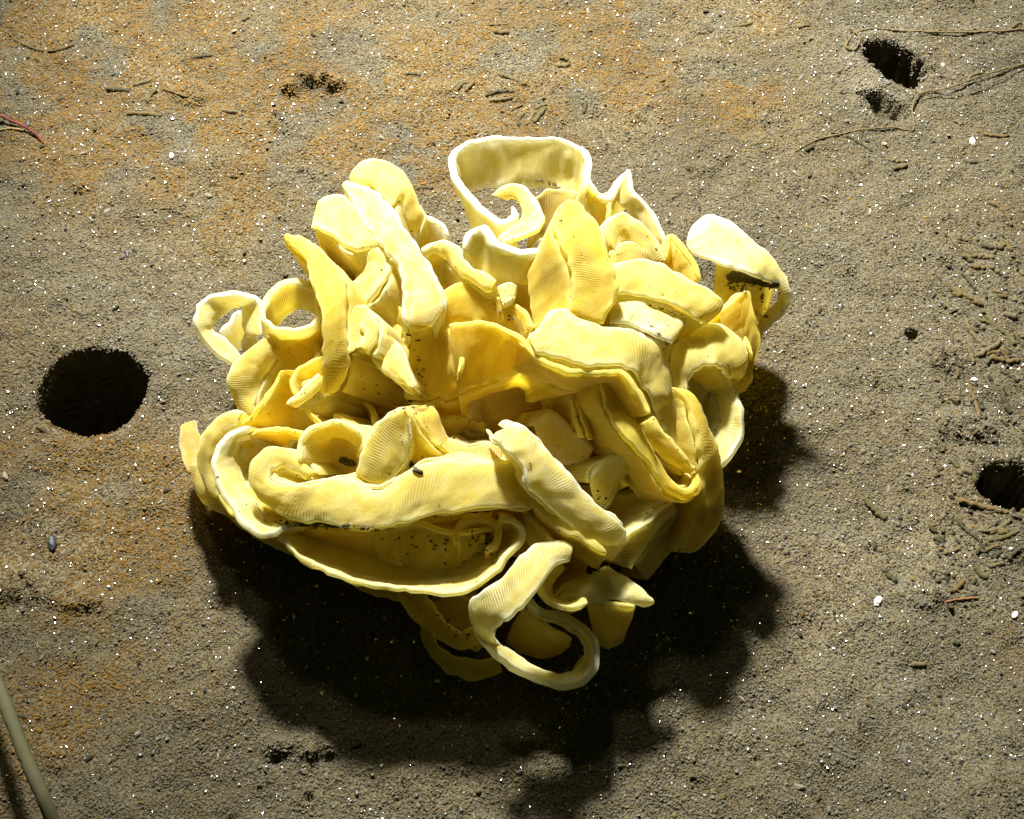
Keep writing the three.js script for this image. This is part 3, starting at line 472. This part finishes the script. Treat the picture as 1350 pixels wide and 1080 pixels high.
const PELLETS = [
  ['on the rusty sand far from the holes', 'mud pellets on the rusty sand', [15, 45, 58, 68, 62, 68, 98, 58, 240, 84, 282, 78, 175, 116, 203, 106, 195, 139, 208, 119, 166, 152, 214, 156, 140, 118, 172, 124, 291, 152, 315, 155, 320, 34, 330, 28, 216, 120, 250, 136]],
  ['just beyond the tall egg ribbon loop', 'mud pellets beyond the ribbon loop', [632, 40, 672, 40, 650, 48, 671, 50, 534, 102, 552, 103, 591, 128, 604, 112, 602, 127, 615, 113, 613, 126, 625, 112, 640, 129, 678, 127, 645, 136, 676, 134, 656, 103, 694, 117, 671, 152, 690, 141, 684, 171, 692, 153, 693, 170, 704, 150, 704, 167, 721, 146, 706, 148, 722, 143, 769, 151, 773, 136, 780, 152, 783, 138, 737, 78, 750, 82, 732, 90, 752, 86, 549, 250, 572, 248]],
  ['on grey sand around the twin burrow pit', 'mud pellets around the twin pit', [965, 33, 992, 30, 1052, 39, 1068, 36, 1114, 179, 1150, 200, 1165, 210, 1196, 212, 1176, 223, 1196, 217, 1289, 168, 1332, 177, 1270, 209, 1291, 212, 1275, 106, 1300, 94, 1333, 40, 1346, 34, 1302, 266, 1334, 298, 1060, 200, 1072, 194]],
  ['heaped on dark gritty sand', 'mud pellets in the gritty heap', [1262, 330, 1284, 346, 1258, 376, 1298, 402, 1268, 358, 1286, 382, 1274, 418, 1302, 460, 1290, 420, 1340, 456, 1304, 470, 1346, 474, 1300, 480, 1332, 464, 1332, 389, 1352, 398, 1296, 408, 1312, 428, 1274, 500, 1290, 555, 1320, 510, 1334, 545, 1286, 470, 1320, 450, 1310, 336, 1330, 322, 1278, 352, 1300, 354, 1340, 440, 1356, 462, 1322, 412, 1342, 420]],
  ['strewn beside the burrow hole with a littered rim', 'mud pellets strewn by the rimmed hole', [1138, 655, 1170, 684, 1262, 660, 1322, 680, 1260, 684, 1294, 718, 1290, 702, 1330, 690, 1300, 716, 1340, 704, 1278, 624, 1293, 646, 1328, 742, 1354, 726, 1244, 731, 1266, 722, 1285, 745, 1303, 764, 1249, 782, 1271, 765, 1162, 750, 1183, 769, 1202, 875, 1223, 876, 1330, 664, 1356, 690, 1296, 730, 1316, 724, 1256, 846, 1266, 850]],
];
for (let k = 0; k < 36; k++) { const x = rr(1248, 1352), y = k < 22 ? rr(310, 570) : rr(600, 790), a = rr(-0.2, 1.4), l = rr(12, 34); PELLETS[k < 22 ? 3 : 4][2].push(x, y, x + l * Math.cos(a), y + l * Math.sin(a) * 0.8); }
for (const [label, group, list] of PELLETS) for (let i = 0; i < list.length; i += 4) {
  const a = onSand(list[i], list[i + 1]), b = onSand(list[i + 2], list[i + 3]), mid = a.clone().add(b).multiplyScalar(0.5), len = a.distanceTo(b), bow = rr(-0.14, 0.14), r = rr(0.00034, 0.00062), side = new THREE.Vector3(-(b.z - a.z), 0, b.x - a.x).multiplyScalar(bow);
  mid.add(side); for (const p of [a, b, mid]) p.y = ground(p.x, p.z) + r * 0.22;
  const base = new THREE.Vector3(mid.x, mid.y - r, mid.z);
  tag(place(rodGeo([a, a.clone().lerp(mid, 0.5).add(side.clone().multiplyScalar(0.3)), mid, mid.clone().lerp(b, 0.5).add(side.clone().multiplyScalar(0.3)), b], r, 0.55, i), pelletMats[(i / 4 * 7 + list.length) % 4], 'mud_pellet', base), `${len < 0.0035 ? 'short' : len < 0.0058 ? 'middling' : 'long'} ${Math.abs(bow) > 0.07 ? 'bent' : 'straight'} ${TONES[(i / 4 * 7 + list.length) % 4]} mud pellet ${label}`, 'mud pellet', group);
}
const darkPellet = new THREE.MeshStandardMaterial({ color: new THREE.Color().setRGB(0.06, 0.046, 0.016), roughness: 0.95 });
for (const [label, x0, y0, x1, y1, r] of [
  ['short dark grit rod lying in the curled egg fold', 450, 606, 470, 616, 0.00055], ['dark grit rod lying on the broad front egg ribbon', 539, 612, 558, 627, 0.00045],
  ['long dark strip of grit wedged below the broad front egg ribbon', 376, 690, 462, 693, 0.0003], ['dark ragged grit stick under the shell shaped egg fold', 956, 366, 1026, 378, 0.0009],
]) {
  const pts = []; for (let k = 0; k <= 4; k++) { const p = onMass(mixv(x0, x1, k / 4) + rr(-2, 2), mixv(y0, y1, k / 4) + rr(-2, 2)); if (p && (!pts.length || p.distanceTo(pts[pts.length - 1]) < 0.012)) pts.push(p.clone().add(new THREE.Vector3(0, r * 0.6, 0))); }
  if (pts.length > 1) tag(place(rodGeo(pts, r, 0.5, x0), darkPellet, 'grit_stick', pts[0].clone()), label, 'grit');
}

// ------------------------------------------------------------------ threads, weed, shell bits, clumps and crumbs on the sand
function thread(label, name, cat, color, r, pts) {
  const v = []; for (let i = 0; i < pts.length; i += 3) { const p = at(pts[i], pts[i + 1], pts[i + 2]); p.y = Math.max(p.y, ground(p.x, p.z) + (pts[i + 2] > 0 ? 0 : r * 0.6)); v.push(p); }
  const curve = new THREE.CatmullRomCurve3(v), n = 60, fine = [];
  for (let i = 0; i <= n; i++) { const p = curve.getPoint(i / n); if (p.y < 0.004) p.y = Math.max(p.y, ground(p.x, p.z) + r * 0.5); fine.push(p); }
  const m = place(rodGeo(fine, r, r > 0.001 ? 0.10 : 0.4, r * 1e5, 9), new THREE.MeshStandardMaterial({ color: new THREE.Color().setRGB(...color), roughness: 0.85 }), name, fine[0].clone());
  return tag(m, label, cat);
}
thread('amber seaweed thread looping round the far rim of the twin burrow pit', 'seaweed_thread', 'seaweed', [0.12, 0.085, 0.026], 0.00024, [1352, 40, 0.4, 1290, 44, 0, 1200, 44, 0, 1150, 38, 0.5, 1128, 44, 0.6, 1116, 62, 0.5, 1126, 66, 0.3, 1133, 52, 0.5, 1120, 36, 1.0]);
thread('kinked ochre seaweed thread crossing between the two burrow pits', 'seaweed_thread', 'seaweed', [0.115, 0.082, 0.03], 0.0002, [1352, 84, 0.5, 1300, 98, 0.5, 1250, 116, 0.4, 1212, 124, 0.3, 1203, 140, 0.3, 1203, 172, 0, 1180, 168, 0, 1140, 172, 0, 1100, 180, 0, 1075, 188, 0, 1048, 200, 0]);
thread('fine pale thread trailing beside the kinked seaweed thread', 'seaweed_thread', 'seaweed', [0.12, 0.10, 0.055], 0.00012, [1352, 90, 0.3, 1310, 108, 0.2, 1270, 122, 0.2, 1230, 128, 0, 1212, 132, 0]);
thread('thin red seaweed strand lying on the rusty sand', 'red_strand', 'seaweed', [0.13, 0.018, 0.010], 0.0003, [-8, 148, 0.6, 12, 158, 0.6, 34, 168, 0.5, 48, 178, 0.2, 58, 190, 0]);
thread('tan filament lying beside the red strand', 'filament', 'seaweed', [0.2, 0.14, 0.05], 0.0003, [-6, 172, 0, 14, 170, 0, 32, 172, 0]);
thread('thick olive green weed stem arching above the sand', 'weed_stem', 'seaweed', [0.105, 0.10, 0.045], 0.00115, [-30, 840, 10, -5, 900, 12, 14, 948, 13, 34, 1000, 13, 56, 1050, 12, 75, 1100, 8, 90, 1150, 0]);
thread('thin rust coloured twig near the rimmed burrow hole', 'twig', 'twig', [0.2, 0.09, 0.03], 0.00022, [1246, 795, 0, 1268, 790, 0, 1290, 788, 0]);
function lumpGeo(rx, ry, rz, s, rough = 0.5, detail = 3) { const g = new THREE.IcosahedronGeometry(1, detail), p = g.attributes.position; for (let i = 0; i < p.count; i++) { const x = p.getX(i), y = p.getY(i), z = p.getZ(i), f = 1 + rough * fbm(x * 1.6 + s, y * 1.6, z * 1.6 + 0.1, 3); p.setXYZ(i, x * f * rx, y * f * ry, z * f * rz); } g.computeVertexNormals(); g.deleteAttribute('uv'); return g; }
const shellMat = new THREE.MeshStandardMaterial({ color: new THREE.Color().setRGB(0.62, 0.58, 0.50), roughness: 0.5 });
for (const [x, y, r, label] of [[1283, 183, 0.0011, 'white shell chip on grey sand near a brown pellet rod'], [1157, 793, 0.0010, 'curved white shell chip alone on bare grey sand'], [1336, 813, 0.0008, 'flat pinkish white shell chip on bare sand'], [228, 212, 0.0008, 'small white shell chip on rusty sand'], [1285, 500, 0.0007, 'tiny white shell chip among gritty pellets']]) {
  const p = onSand(x, y), m = add(new THREE.Mesh(lumpGeo(r, r * 0.35, r * 0.62, x), shellMat), 'shell_chip'); m.position.set(p.x, p.y + r * 0.25, p.z); m.rotation.y = x; tag(m, label, 'shell');
}
const darkChip = new THREE.MeshStandardMaterial({ color: new THREE.Color().setRGB(0.03, 0.035, 0.04), roughness: 0.5 });
for (const [x, y, r, label] of [[68, 716, 0.0016, 'slate dark shell splinter on sand below the round burrow'], [36, 162, 0.0009, 'black pebble touching the red seaweed strand'], [168, 338, 0.0009, 'small black pebble on bare grey sand']]) {
  const p = onSand(x, y), m = add(new THREE.Mesh(lumpGeo(r * 0.45, r * 0.4, r, x), darkChip), 'dark_chip'); m.position.set(p.x, p.y + r * 0.2, p.z); m.rotation.y = 0.2; tag(m, label, 'pebble');
}
{
  const N = 1500, m = new THREE.InstancedMesh(grainGeo(9, 0.6, 0.9), muck, N), M = new THREE.Matrix4(), Q = new THREE.Quaternion(), C = new THREE.Color();
  for (let i = 0; i < N; i++) {
    let x = rr(-0.16, 0.16), z = rr(-0.155, 0.12); if (i % 3 === 0) { const c = at(rr(1230, 1400), rr(300, 800), 0); x = c.x; z = c.z; }
    const r = 0.00018 + 0.0004 * Math.pow(rnd(), 2); M.compose(new THREE.Vector3(x, ground(x, z) + r * 0.4, z), Q.setFromEuler(new THREE.Euler(rr(-0.5, 0.5), rr(0, 6), rr(-0.5, 0.5))), new THREE.Vector3(r * rr(0.8, 2.2), r, r)); m.setMatrixAt(i, M);
    const b = rr(0.6, 1.5); m.setColorAt(i, i % 3 === 1 ? C.setRGB(0.16 * b, 0.14 * b, 0.10 * b) : C.setRGB(0.05 * b, 0.04 * b, 0.016 * b));
  }
  add(m, 'detritus_crumb'); tag(m, 'dark crumbs and coarse grit strewn over the sand', 'detritus', null, 'stuff');
}

renderer.render(scene, camera);
